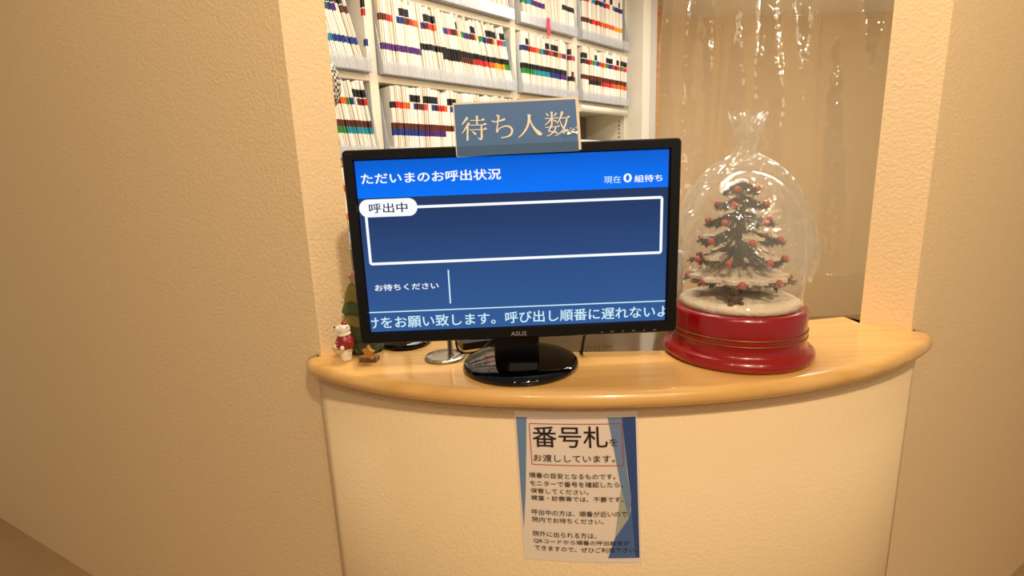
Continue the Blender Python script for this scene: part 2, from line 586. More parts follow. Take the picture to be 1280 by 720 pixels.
# second visible row
n = 19
add_files(.80, 1.1425, R2, 'in the leaning batch by the wall edge', 'leaning files by the wall edge, upper', 'o.rbngcggpirro.gbp.nn'[2:], '.' * n, rep('c13 b6'), '..k...k.k.....kkkk.', 15)
add_files(1.1450, 1.1572, R2, 'the upright one against the first shelf divider', 'upright file by the first divider', 'r', '.', 'b', 'k', 0)
n = 44
add_files(1.222, 1.985, R2, 'in the wide upper bin', 'files in the wide upper bin', fill('nnrr.bbnnroo.pnrro..cbinno.gpbnno.gbbnno.rrcn', n), rep('.12 k32'), rep('p12 .7 k6 n5 r6 o2 y4 g2'),
          fill('......kkk.....kkkk.......k.....kk....kkkk.kk', n), 0, lean_fn=lambda u: .5 + 13 * min(1, u * 1.3))
n = 24
add_files(2.055, 2.43, R2, 'in the bin over the sign\'s end', 'files in the bin over the end of the sign', 'bbnkrrroogcbnnirnnnyobpi', 'k' * n, rep('g6 c8 b6 p4'), '..kk........kk.kkkk.....', 1.0)
add_files(2.445, 2.505, R2, 'at the divider end of that bin over the sign', 'files at the divider end of the bin over the sign', 'nip', '.n.', 'kkn', 'k..', 0)
n = 20
add_files(2.57, 3.045, R2, 'in the bin above the empty compartment', 'files in the bin above the empty compartment', 'knkrgcbrrogpbrnrogii', rep('n20'), rep('.3 k5 r5 o7'), 'kk...k....kkk..k.kkk', 0)
# third row
n = 25
add_files(.80, 1.158, R3, 'in the lower leaning batch beside the wall', 'leaning files by the wall edge, lower', 'obnr.gcbpngb..rnnoogb.nnr', rep('n25'), rep('g17 c8'), '...kk.......kkk......kkkk', 8)
n = 40
add_files(1.245, 1.985, R3, 'in the bin behind the sign', 'files in the bin behind the sign', fill('krroo.bnni.bkrro.bnn', n), rep('n20 r20'), rep('b9 p6 .5 r2 o9 y9'), fill('.....kkk.kkkk...kkk.', n), 0)
# top row: only the lower ends are in view
n = 40
add_files(1.297, 1.985, R1, 'in the topmost wide bin', 'files in the topmost wide bin', fill('nrro.bcg', n), '.' * n, rep('n14 o12 b14'), '.' * n, 14)
n = 24
add_files(2.068, 2.505, R1, 'in the top bin with the pink tag', 'files in the top bin with the pink tag', fill('gcb.rno', n), rep('.18 k6'), rep('g2 c2 p6 .14'), '.' * n, 3)
n = 18
add_files(2.575, 2.99, R1, 'in the top bin at the end panel', 'files in the top bin at the end panel', fill('brr.cpnkb', n), '.' * n, rep('n4 r4 o6 y4'), fill('..k..k.', n), 0)
# rows glimpsed between the wall and the monitor
n = 9
add_files(.80, 1.155, R0, 'glimpsed low between wall and monitor', 'files glimpsed between wall and monitor', fill('orn.b', n), '.' * n, fill('bko', n), '.' * n, 6)
where = {R2: ['by the wall edge on the second row', 'under the wide upper bin of records', 'holding records over the sign\'s end', 'above the empty compartment'],
         R3: ['beside the wall on the row level with the sign', 'behind the sign'], R1: ['', 'at the very top over the wide bin', 'with a pink tag on its lip', 'topmost beside the end panel'], R0: ['low between wall and monitor']}
for z, names in where.items():
    for ci, wtxt in enumerate(names):
        if not wtxt: continue
        a, b = cols[ci]
        add_tray(a + .004, b - .004, z, 'clear plastic file tray ' + wtxt)
bm = BM()
sbox(bm, 2.24, 2.262, .0415, .044, R1 - .035, R1 + .055); sbox(bm, 2.235, 2.267, .0415, .0445, R1 + .0, R1 + .012)
o = obj('ribbon_tag', bm, mat('pink_ribbon', (214, 58, 92), rough=.6)); origin(o, sh(2.25, .043, R1)); tag(o, 'narrow pink ribbon tag hanging on the lip of a top file tray', 'tag')
bm = BM()
for k in range(6):
    rz = Matrix.Rotation(random.uniform(-.06, .06), 3, 'Z')
    add_box(bm, sh(2.80, -.15, R3 + .012 + k * .020), (.42, .26, .0195), RSH @ rz)
o = obj('paper_stack', bm, paperw); origin(o, sh(2.8, -.15, R3)); tag(o, 'stack of white paper in the otherwise empty shelf compartment', 'paper')

# narrow wooden rack seen past the shelf's end
rk = thing('wooden_rack', 'narrow wooden rack glimpsed past the end of the filing shelf', 'rack', (1.06, 4.12, 0))
WOODR = wood('rack_wood', (214, 160, 96), (190, 132, 74), .5, .1)
for x in (.93, 1.19):
    bm = BM(); add_box(bm, (x, 4.12, 1.3), (.03, .24, 2.6)); obj('upright', bm, WOODR, rk)
for z in (.4, 1.2, 2.035, 2.62):
    bm = BM(); add_box(bm, (1.06, 4.12, z), (.23, .24, .035)); obj('shelf_board', bm, WOODR, rk)
bm = BM(); add_box(bm, (1.135, 4.10, 2.053 + .08), (.07, .16, .16), bevel=.004)
o = obj('storage_box', bm, mat('box_orange', (176, 92, 44), rough=.6)); origin(o, (1.135, 4.10, 2.053)); tag(o, 'orange box on the wooden rack past the filing shelf', 'box')

# perforated mesh pouch at the wall edge
bm = BM()
add_ico(bm, (-.388, 1.208, 1.627), 1, 3, None, 0, (.035, .030, .056))
mp = mat('pouch_mesh', (150, 146, 138), rough=.7)
nt = mp.node_tree; ck = nt.nodes.new('ShaderNodeTexChecker'); ck.inputs['Scale'].default_value = 150
ck.inputs[1].default_value = (*lin((60, 56, 52)), 1); ck.inputs[2].default_value = (*lin((214, 208, 198)), 1)
tcn = nt.nodes.new('ShaderNodeTexCoord'); nt.links.new(tcn.outputs['Object'], ck.inputs[0]); nt.links.new(ck.outputs[0], nt.nodes['Principled BSDF'].inputs['Base Color'])
o = obj('mesh_pouch', bm, mp); origin(o, (-.388, 1.208, 1.627)); tag(o, 'grey mesh pouch hanging just inside the wall edge beside the leaning records', 'pouch')

bm = BM(); add_tube(bm, smooth_path([(-.388, 1.208, 1.680), (-.405, 1.200, 1.72), (-.411, 1.180, 1.752), (-.416, 1.164, 1.757)], 5), .0022, 8)
st_ = obj('strap', bm, mat('strap_grey', (96, 90, 84), rough=.7), o)

# ------------------------------------------------------------------ clear vinyl sheet hanging behind the snow globe
bm = BM()
nx, nz = 60, 40
rng = random.Random(3)
g = []
for j in range(nz + 1):
    z = 1.10 + (2.69 - 1.10) * j / nz
    row = []
    for i in range(nx + 1):
        u = i / nx
        x = .425 + .75 * u + .012 * math.sin(z * 3 + 1)
        y = 1.42 + .018 * math.sin(u * 23 + math.sin(z * 2.1) * 1.2) + .010 * math.sin(u * 51 + z * 5) + .008 * math.sin(z * 9 + u * 7) + rng.uniform(-.0012, .0012)
        y += .05 * math.exp(-((u - .27) / .05) ** 2) * (1 if z > 1.2 else 0)
        row.append(bm.verts.new((x, y, z)))
    g.append(row)
for j in range(nz):
    for i in range(nx):
        bm.faces.new((g[j][i], g[j][i + 1], g[j + 1][i + 1], g[j + 1][i])).smooth = True
VINYL = sheer('clear_vinyl', (236, 226, 206), .05, rough=.05, gloss=.035, bump=(14, .6, .02))
o = obj('vinyl_curtain', bm, VINYL, fix=False)
mod = o.modifiers.new('sheet', 'SOLIDIFY'); mod.thickness = .0008
origin(o, (.8, 1.42, 2.69)); tag(o, 'clear creased vinyl sheet hanging behind the snow globe', 'vinyl sheet')

# ------------------------------------------------------------------ pale monitor behind the counter
ph = thing('staff_monitor', 'pale grey monitor seen from behind, standing past the counter', 'monitor', (.2, 1.12, .745))
PALE = mat('pale_plastic', (230, 230, 232), rough=.45)
bm = BM(); add_box(bm, (.205, 1.105, 1.075), (.362, .05, .325), bevel=.006); obj('housing', bm, PALE, ph)
bm = BM(); add_box(bm, (.205, 1.076, 1.068), (.355, .008, .008), bevel=.002); obj('ridge', bm, mat('pale_edge', (238, 230, 218), rough=.4), ph)
bm = BM(); add_box(bm, (.205, 1.12, .87), (.05, .03, .12)); add_box(bm, (.205, 1.13, .755), (.2, .16, .018), bevel=.004); obj('stand', bm, PALE, ph)
bm = BM(); add_text(bm, 'PHILIPS', (.170, 1.018, .232, 1.032), lambda u, v: Vector((u, 1.0795, v)), bold=.01); obj('maker_lettering', bm, mat('pale_print', (200, 192, 182), rough=.5), ph)

# ------------------------------------------------------------------ call-status monitor
SX, SZ, SY = -.248, 1.143, .8815          # lower left corner of the picture area
mon = thing('monitor', 'black desktop monitor with a blue call-status screen on the counter', 'monitor', (.02, .925, ZC))
x0, x1, z0, z1 = -.267, .303, 1.1215, 1.460
a0, a1, b0, b1 = SX - .001, SX + .533, SZ - .001, SZ + .300
bm = BM()
# bezel: rounded outer loop, raised face, sloping inner lip
def rr(xa, xb, za, zb, r, n=5):
    out = []
    for cxx, czz, st in ((xb - r, zb - r, 0), (xa + r, zb - r, 1), (xa + r, za + r, 2), (xb - r, za + r, 3)):
        for k in range(n + 1):
            t = (st + k / n) * PI / 2; out.append((cxx + r * math.cos(t), czz + r * math.sin(t)))
    return out
loops = [[(p, .918) for p in rr(x0 + .004, x1 - .004, z0 + .004, z1 - .004, .006)],
         [(p, .902) for p in rr(x0, x1, z0, z1, .008)],
         [(p, .8785) for p in rr(x0, x1, z0, z1, .008)],
         [(p, .8765) for p in rr(x0 + .002, x1 - .002, z0 + .002, z1 - .002, .007)],
         [(p, .8768) for p in rr(a0 - .0015, a1 + .0015, b0 - .0015, b1 + .0015, .001)],
         [(p, .8816) for p in rr(a0, a1, b0, b1, .0005)]]
LV = [[bm.verts.new((p[0], y, p[1])) for p, y in l] for l in loops]
for a, b in zip(LV, LV[1:]):
    for k in range(len(a)): bm.faces.new((a[k], a[(k + 1) % len(a)], b[(k + 1) % len(a)], b[k]))
bm.faces.new(LV[0]); bm.faces.new(LV[-1])
bz = obj('bezel', bm, BLACKP, mon)
bm = BM(); add_lathe(bm, [(.24, .918), (.20, .935), (.11, .95), (.0, .952)], seg=48, sx=1.08, sy=.62, M4=Matrix.Translation((.018, 0, 1.285)) @ Matrix.Rotation(-PI / 2, 4, 'X') @ Matrix.Diagonal((1, 1, 1, 1)))
obj('back_cover', bm, BLACKP, mon)
bm = BM(); add_box(bm, (.0135, .914, 1.106), (.084, .02, .074), bevel=.003); obj('neck', bm, GLOSSK, mon)
bm = BM(); add_lathe(bm, [(.090, 0), (.1055, .001), (.109, .004), (.109, .008), (.1065, .0115), (.098, .0145), (.07, .017), (0, .0185)], (.02, .916, ZC + .0003), 96); obj('base', bm, GLOSSK, mon)
bm = BM(); add_text(bm, 'ASUS', (.0035, 1.1265, .0315, 1.1345), lambda u, v: Vector((u, .8755, v)), bold=.008); obj('maker_logo', bm, mat('logo_silver', (150, 141, 130), rough=.5), mon)
bm = BM()
for k in range(6):
    xx = .167 + .0192 * k + .0006
    add_box(bm, (xx, .8761, 1.1268), (.0055 if k % 2 else .0035, .0006, .0016)); 
obj('button_mark', bm, mat('mark_grey', (120, 110, 104), rough=.5), mon)
bm = BM(); add_text(bm, 'LED', (-.262, 1.4525, -.250, 1.4555), lambda u, v: Vector((u, .8760, v)), bold=.0); obj('corner_print', bm, mat('print_dim', (52, 46, 42), rough=.5), mon)

# the screen itself: a lit panel
def screen_mat(name, stops):
    m = bpy.data.materials.new(name); m.use_nodes = True
    nt = m.node_tree; b = nt.nodes['Principled BSDF']
    b.inputs['Base Color'].default_value = (.002, .002, .002, 1); b.inputs['Roughness'].default_value = .42; b.inputs['Specular IOR Level'].default_value = .08
    tc = nt.nodes.new('ShaderNodeTexCoord'); sp = nt.nodes.new('ShaderNodeSeparateXYZ')
    mr = nt.nodes.new('ShaderNodeMapRange'); mr.inputs[1].default_value = SZ - ZC; mr.inputs[2].default_value = SZ - ZC + .299
    cr = nt.nodes.new('ShaderNodeValToRGB')
    while len(cr.color_ramp.elements) < len(stops): cr.color_ramp.elements.new(.5)
    for e, (p, c) in zip(cr.color_ramp.elements, stops): e.position = p; e.color = (*lin(c), 1)
    nt.links.new(tc.outputs['Object'], sp.inputs[0]); nt.links.new(sp.outputs['Z'], mr.inputs[0]); nt.links.new(mr.outputs[0], cr.inputs[0])
    nt.links.new(cr.outputs[0], b.inputs['Emission Color']); b.inputs['Emission Strength'].default_value = 1.0
    return m
SCR = screen_mat('screen_navy', [(0, (52, 92, 152)), (.35, (46, 80, 134)), (.62, (38, 64, 110)), (.80, (36, 54, 94))])
HDR = screen_mat('screen_header', [(.80, (0, 116, 250)), (.88, (0, 110, 238)), (1., (0, 94, 208))])
WHT = mat('screen_white', (10, 10, 10), rough=.4, spec=.2, emit=(250, 252, 255))
CYN = mat('screen_pale_cyan', (10, 10, 10), rough=.4, spec=.2, emit=(206, 240, 250))
NVY = mat('screen_dark_ink', (4, 4, 6), rough=.4, spec=.2, emit=(30, 36, 74))


def scr(d):
    return lambda u, v: Vector((SX + u / 1000, SY - d, SZ + v / 1000))


bm = BM(); add_poly(bm, [(0, 0), (531, 0), (531, 299), (0, 299)], scr(0)); scn = obj('screen', bm, SCR, mon, fix=False)
bm = BM(); add_poly(bm, [(0, 237), (531, 237), (531, 299), (0, 299)], scr(.0003)); obj('header_bar', bm, HDR, scn, fix=False)
def line(name, m, *paths):
    b = BM()
    for pts, w, closed in paths: add_band(b, pts, w, scr(.0004), closed=closed)
    return obj(name, b, m, scn, fix=False)
def rrp(xa, ya, xb, yb, r, n=5):
    return rr(xa, xb, ya, yb, r, n)
line('frame_line', WHT, (rrp(11.0, 123.6, 521.0, 219.5, 3.2), 4.6, True))
line('divider_line', CYN, ([(145.7, 47), (145.7, 108)], 2.4, False), ([(0, 36.2), (531, 35.6)], 2.0, False))
bm = BM(); add_poly(bm, rr(.5, 100, 204.8, 235, 15.0, 10), scr(.0006)); obj('bubble', bm, WHT, scn, fix=False)
def stext(name, m, body, rect, bold, d=.0008, clip=None):
    b = BM(); add_text(b, body, rect, scr(d), bold, clip=clip); return obj(name, b, m, scn, fix=False)
stext('header_text', WHT, 'ただいまのお呼出状況', (9.0, 260.6, 245, 278.2), .018)
stext('waiting_text', CYN, '現在', (420.8, 246.6, 449.8, 258.6), .004)
stext('waiting_text', WHT, '0', (454.6, 247.2, 467.8, 261.6), .02)
stext('waiting_text', WHT, '組待ち', (473.0, 246.6, 520.6, 258.4), .016)
stext('bubble_text', NVY, '呼出中', (17.6, 211.6, 82.8, 228.0), .012, .0009)
stext('please_wait_text', WHT, 'お待ちください', (14.4, 75.0, 126.6, 86.6), .014)
stext('ticker_text', CYN, 'けをお願い致します。呼び出し順番に遅れないよ', (-5.0, 6.2, 536, 27.6), .012, clip=(.2, 530.8))

# ------------------------------------------------------------------ sign on top of the monitor
GX, GZ = SX + .170, SZ + .300
sg = thing('sign_card', 'laminated blue-grey sign with white characters on the monitor\'s top edge', 'sign', (GX + .105, .872, GZ))
def sgn(d): return lambda u, v: Vector((GX + u / 1000, .8720 - d + .0000, GZ + v / 1000))
bm = BM()
oc = [(1.2, 84.8), (206.5, 87.1), (211.2, 4.6), (210.2, 3.4), (4.5, -1.2), (2.7, 0.5)]
fr = [bm.verts.new(sgn(.0006)(*p)) for p in oc]; br = [bm.verts.new(sgn(-.0012)(*p)) for p in oc]
bm.faces.new(list(reversed(fr))); bm.faces.new(br)
for i in range(6): bm.faces.new((fr[i], fr[(i + 1) % 6], br[(i + 1) % 6], br[i]))
CARD = mat('card_cream', (244, 226, 200), rough=.25, coat=.5)
obj('card', bm, CARD, sg)
bm = BM(); add_poly(bm, [(4.2, -.2), (207.0, 1.2), (201.8, 83.6), (3.6, 81.8)], sgn(.0010)); obj('blue_print', bm, mat('sign_blue', (86, 122, 172), rough=.3, coat=.35), sg, fix=False)
bm = BM(); add_poly(bm, [(4.2, -.2), (207.0, 1.2), (206.0, 17.0), (4.0, 15.6)], sgn(.0013)); obj('tape_strip', bm, mat('sign_band', (76, 106, 142), rough=.15, coat=.6), sg, fix=False)
GLYPH = {'待': [[(24.5, 61.2, 3.78), (20.1, 56.1, 2.84), (14.4, 50.0, 1.06)], [(26.8, 52.7, 3.78), (22.5, 46.9, 2.84), (14.5, 36.5, 1.06)], [(24.3, 47.4, 2.6), (23.3, 37.1, 2.84), (22.6, 24.7, 3.07)], [(28.7, 56.2, 1.18), (47.4, 56.0, 1.42), (50.0, 57.4, 3.54), (52.7, 56.4, 0.71)], [(40.0, 63.3, 3.78), (39.8, 55.9, 2.6), (39.4, 49.1, 2.36)], [(27.1, 48.8, 1.18), (49.4, 48.7, 1.42), (52.8, 50.1, 3.31), (55.7, 49.1, 0.71)], [(26.4, 41.4, 1.18), (50.2, 41.3, 1.42), (52.9, 42.9, 3.31), (55.8, 41.7, 0.71)], [(46.7, 48.3, 2.36), (46.4, 36.3, 2.84), (46.3, 29.4, 3.31), (44.4, 25.8, 2.6), (39.8, 28.7, 0.95)], [(30.8, 39.4, 0.95), (33.9, 36.7, 2.6), (36.9, 33.8, 3.54)]],
 'ち': [[(64.3, 55.3, 1.65), (66.8, 52.9, 1.65), (74.6, 53.5, 1.89), (84.4, 56.0, 3.07), (86.4, 56.3, 0.95)], [(71.4, 62.7, 1.42), (75.5, 61.4, 3.07), (74.4, 54.7, 2.13), (72.5, 44.5, 1.89), (71.4, 36.3, 3.07)], [(71.7, 35.9, 2.36), (75.2, 41.0, 1.65), (81.3, 44.4, 1.77), (87.9, 45.5, 2.13), (94.4, 43.1, 2.84), (96.9, 37.7, 3.31), (94.2, 31.7, 3.07), (87.9, 28.5, 2.13), (78.2, 27.3, 1.42)]],
 '人': [[(125.5, 62.5, 5.09), (125.2, 54.7, 3.82), (122.8, 44.9, 3.31), (116.0, 34.1, 2.55), (107.0, 26.2, 1.15)], [(126.0, 56.5, 1.53), (129.9, 45.9, 2.55), (135.5, 37.7, 4.07), (142.4, 31.6, 5.86), (146.6, 30.9, 0.76)]],
 '数': [[(153.2, 63.4, 1.02), (155.3, 61.2, 2.04), (157.1, 58.9, 2.55)], [(170.5, 63.0, 2.55), (165.8, 57.8, 1.02)], [(151.3, 54.8, 1.27), (170.6, 55.2, 1.4), (172.9, 56.4, 2.8)], [(162.7, 65.3, 3.31), (162.7, 54.5, 2.55), (162.6, 44.1, 2.29)], [(161.6, 54.0, 2.29), (157.0, 49.2, 1.78), (151.1, 44.6, 1.02)], [(163.6, 52.7, 1.02), (167.3, 50.9, 1.78), (170.5, 49.1, 2.55)], [(151.8, 40.7, 1.27), (171.6, 41.7, 1.4), (175.2, 43.0, 2.8)], [(162.4, 45.0, 3.06), (160.0, 39.9, 2.29), (157.3, 34.8, 1.78), (163.7, 33.8, 1.78), (171.7, 31.6, 2.55)], [(169.3, 40.8, 2.29), (166.3, 34.7, 2.29), (161.0, 30.0, 1.78), (153.7, 26.8, 1.02)], [(180.0, 64.9, 3.82), (177.7, 57.7, 2.8), (174.4, 51.4, 1.78), (171.0, 45.9, 1.02)], [(175.7, 54.1, 1.15), (187.9, 55.1, 1.4), (190.5, 56.6, 3.31), (192.7, 56.1, 0.76)], [(187.3, 53.7, 2.55), (185.2, 45.1, 2.55), (180.5, 35.4, 2.29), (175.3, 30.7, 1.78), (167.4, 26.9, 1.02)], [(175.9, 51.4, 1.02), (178.7, 43.5, 2.04), (183.8, 36.6, 3.06), (192.1, 30.3, 4.58)]]}
def dens(st, n=5):
    V = [Vector(p) for p in st]
    if len(V) < 3 : return [tuple(v) for v in V]
    return [tuple(v) for v in smooth_path(V, n)]
INK = mat('sign_ink_cream', (250, 238, 218), rough=.35)
for ch, strokes in GLYPH.items():
    bm = BM()
    for k, st in enumerate(strokes):
        bold_end = len(st) == 4 and st[0][2] < 1.5 and abs(st[0][1] - st[1][1]) < 1.2
        pts = list(st) if (len(st) <= 2 or bold_end) else dens(st)
        add_band(bm, [(p[0], p[1]) for p in pts], [p[2] * 1.06 for p in pts], sgn(.0016 + .00006 * k))
    obj('character', bm, INK, sg, fix=False)

bm = BM(); rc = random.Random(9)  # crumpled glossy facets, added and tilted to give the sign film a lamp glint
gr = [[bm.verts.new(sgn(.0026 + .0011 * j / 6 * 0 + rc.uniform(-.0006, .0006) + .00022 * (6 - j))(181 + i * 1.9 + rc.uniform(-.5, .5), 27 + j * 1.7 + i * .25 + rc.uniform(-.4, .4))) for i in range(13)] for j in range(7)]
for j in range(6):
    for i in range(12): bm.faces.new((gr[j][i], gr[j][i + 1], gr[j + 1][i + 1], gr[j + 1][i]))
obj('glint_crease', bm, sheer('glint_crease', (240, 240, 240), .0, rough=.2, gloss=.4), sg, fix=False)

# ------------------------------------------------------------------ notice taped to the front wall
nseg = 400
tab = [0.0]; X0, X1 = -.25, .6
for i in range(nseg):
    xa = X0 + (X1 - X0) * i / nseg; xb = X0 + (X1 - X0) * (i + 1) / nseg
    tab.append(tab[-1] + (front(xb, .031) - front(xa, .031)).length)
s_mid = np.interp(MX, np.linspace(X0, X1, nseg + 1), tab)


def wallpt(s, off):
    x = float(np.interp(s + s_mid, tab, np.linspace(X0, X1, nseg + 1)))
    return front(x, .031 - off)


PQ = {'TL': (-.228, 1.0092), 'TR': (-.0165, 1.0093), 'BR': (-.0055, .7108), 'BL': (-.2200, .7142)}


def pos(d):
    def fn(u, v):
        a = u / 210; b = v / 297
        s = (PQ['BL'][0] * (1 - a) + PQ['BR'][0] * a) * (1 - b) + (PQ['TL'][0] * (1 - a) + PQ['TR'][0] * a) * b
        z = (PQ['BL'][1] * (1 - a) + PQ['BR'][1] * a) * (1 - b) + (PQ['TL'][1] * (1 - a) + PQ['TR'][1] * a) * b
        p = wallpt(s, d)
        return Vector((p.x, p.y, z))
    return fn


nc = thing('notice_sheet', 'printed paper notice with blue bands taped below the counter edge', 'notice', (.11, .80, .71))
bm = BM()
N = 24
grid = [[[bm.verts.new(pos(d)(210 * i / N, 297 * j)) for i in range(N + 1)] for j in (0, 1)] for d in (.0003, .0010)]
for i in range(N):
    for k in (0, 1): bm.faces.new((grid[k][0][i], grid[k][0][i + 1], grid[k][1][i + 1], grid[k][1][i]))
    for j in (0, 1): bm.faces.new((grid[0][j][i], grid[0][j][i + 1], grid[1][j][i + 1], grid[1][j][i]))
for i in (0, N): bm.faces.new((grid[0][0][i], grid[0][1][i], grid[1][1][i], grid[1][0][i]))
obj('paper', bm, mat('notice_paper', (246, 230, 216), rough=.45), nc)


def ppoly(name, rgb, d, *polys):
    b = BM()
    for pl in polys:
        # slice into narrow columns so that the print follows the curved wall
        tb = BM(); add_poly(tb, pl, lambda u, v: Vector((u, v, 0)))
        for c in range(8, 210, 8):
            bmesh.ops.bisect_plane(tb, geom=tb.verts[:] + tb.edges[:] + tb.faces[:], plane_co=(c, 0, 0), plane_no=(1, 0, 0))
        mpv = {v: b.verts.new(pos(d)(v.co.x, v.co.y)) for v in tb.verts}
        for f in tb.faces: b.faces.new([mpv[v] for v in f.verts])
        tb.free()
    return obj(name, b, mat('print_' + name + str(rgb[0]), rgb, rough=.5), nc)


ppoly('blue_band', (112, 142, 178), .0013, [(2.9, 285.2), (21.2, 285.3), (12, 150), (3.4, 61.9), (2.6, 150)])
ppoly('pale_band', (176, 178, 164), .0013, [(178.3, 151), (189, 91), (164.4, 51.9), (150.9, 40), (170, 110), (176, 140)][:3] + [(176, 140)])
ppoly('grey_blue_band', (118, 142, 176), .0014, [(159, 286), (183, 286.1), (190, 170), (196, 130), (189.5, 91), (178.2, 150)])
ppoly('navy_band', (50, 78, 138), .0015, [(182.9, 286.1), (206, 286.5), (206.6, 10.3), (195, 10.3), (194, 60), (193, 100), (195.1, 135), (191, 170)])
ppoly('mid_blue_band', (76, 110, 166), .0016, [(189.3, 91), (194.5, 112), (197, 60), (200, 10.2), (150.9, 9.9), (164.4, 51.9)])
bm = BM()
for (a, b) in (((25.1, 274.3), (182.6, 274.8)), ((182.6, 274.8), (183, 195.8)), ((183, 195.8), (25.8, 195.9)), ((25.8, 195.9), (25.1, 274.3))):
    pts = [tuple(Vector(a).lerp(Vector(b), k / 20)) for k in range(21)]
    add_band(bm, pts, 1.25, pos(.0018))
obj('red_border', bm, mat('print_red', (190, 52, 44), rough=.5), nc, fix=False)
INKB = mat('print_ink', (42, 20, 20), rough=.5)
def ptext(name, body, rect, bold):
    b = BM(); add_text(b, body, rect, pos(.0020), bold); obj(name, b, INKB, nc, fix=False)
ptext('heading_text', '番号札', (30.0, 230.2, 157.5, 270.2), .006)
ptext('heading_text', 'を', (160, 233, 174.6, 247.2), 0.)
ptext('heading_text', 'お渡ししています。', (29.2, 202.2, 169, 216.3), .004)
for body, r in (('順番の目安となるものです。', (19.4, 169.4, 168.5, 180)), ('モニターで番号を確認したら、', (19.8, 153.4, 181, 164.2)), ('保管してください。', (20.2, 139, 121.6, 148.8)),
                ('検査・診察等では、不要です。', (20.4, 124.6, 181.2, 134.8)), ('呼出中の方は、順番が近いので', (19.8, 94.8, 186.8, 106)), ('院内でお待ちください。', (20, 80, 145, 90.6)),
                ('院外に出られる方は、', (19.8, 50.6, 131.7, 61.6)), ('QRコードから順番の呼出設定が', (20, 36, 189.8, 46)), ('できますので、ぜひご利用下さい。', (20.5, 21.2, 203.2, 31.8))):
    ptext('body_text', body, r, .003)

# ------------------------------------------------------------------ snow globe
GC = Vector((.446, .948))
gl = thing('snow_globe', 'large snow globe on red base with snowy Christmas tree inside', 'snow globe', (GC.x, GC.y, ZC))
bm = BM(); add_lathe(bm, [(.130, .0004), (.1345, .004), (.137, .010), (.1355, .017), (.130, .022), (.1235, .025), (.1215, .030), (.1215, .040), (.1215, .052), (.1205, .060), (.1212, .088), (.1195, .094), (.115, .097), (.108, .0975)], (GC.x, GC.y, ZC), 96); obj('base', bm, RED, gl)
for z in (.046, .057):
    bm = BM()
    ring = []
    for k in range(97):
        a = 2 * PI * k / 96; ring.append((GC.x + .1222 * math.cos(a), GC.y + .1222 * math.sin(a), ZC + z))
    add_tube(bm, ring, .0011, 6); obj('gold_trim', bm, GOLD, gl)
GLASS = sheer('dome_glass', (240, 236, 226), .015, rough=.03, gloss=.02, edge=.5)
pr = [(.1125, .098), (.1125, .14), (.1122, .19), (.110, .225)]
for k in range(1, 13):
    a = k / 12 * PI / 2; pr.append((.110 * math.cos(a), .225 + .125 * math.sin(a)))
bm = BM(); add_lathe(bm, pr, (GC.x, GC.y, ZC), 72)
bmesh.ops.delete(bm, geom=[f for f in bm.faces if len(f.verts) > 10], context='FACES')
o = obj('glass_dome', bm, GLASS, gl); o.modifiers.new('wall', 'SOLIDIFY').thickness = .002
# clear bag pulled over the dome
WRAP = sheer('clear_bag', (236, 230, 222), .06, rough=.06, gloss=.04, bump=(26, .8, .03), edge=.4)
bm = BM()
rows = []
rg = random.Random(5)
pw = [(.1165, .150), (.122, .178), (.1275, .20), (.1260, .225), (.1205, .25), (.1115, .28), (.099, .306), (.083, .330), (.066, .348), (.048, .362), (.026, .374), (.016, .390), (.024, .42), (.034, .45)]
for j, (r, z) in enumerate(pw):
    row = []
    for k in range(96):
        a = 2 * PI * k / 96
        w = 1 + .022 * math.sin(9 * a + j * .5) + .014 * math.sin(17 * a - j * .8) + rg.uniform(-.007, .007)
        row.append(bm.verts.new((GC.x + max(r * w, .1135 if z < .26 else 0) * math.cos(a), GC.y + max(r * w, .1135 if z < .26 else 0) * math.sin(a), ZC + z + .004 * math.sin(5 * a + 1))))
    rows.append(row)
for a, b in zip(rows, rows[1:]):
    for k in range(96): bm.faces.new((a[k], a[(k + 1) % 96], b[(k + 1) % 96], b[k])).smooth = (k % 3 != 0)
o = obj('plastic_wrap', bm, WRAP, gl, fix=False); o.modifiers.new('film', 'SOLIDIFY').thickness = .0005
SNOW = mat('snow_cream', (246, 226, 196), rough=.9, bump=(160, .8, .004))
bm = BM(); add_lathe(bm, [(.1085, .0985), (.1085, .106), (.102, .110), (.085, .114), (.06, .117), (.03, .119), (0, .120)], (GC.x, GC.y, ZC), 64)
for v in bm.verts:
    if v.co.z > ZC + .115: v.co.z += .004 * math.sin(v.co.x * 90) * math.cos(v.co.y * 70)
obj('snow_bed', bm, SNOW, gl)
tr = bpy.data.objects.new('christmas_tree', None)
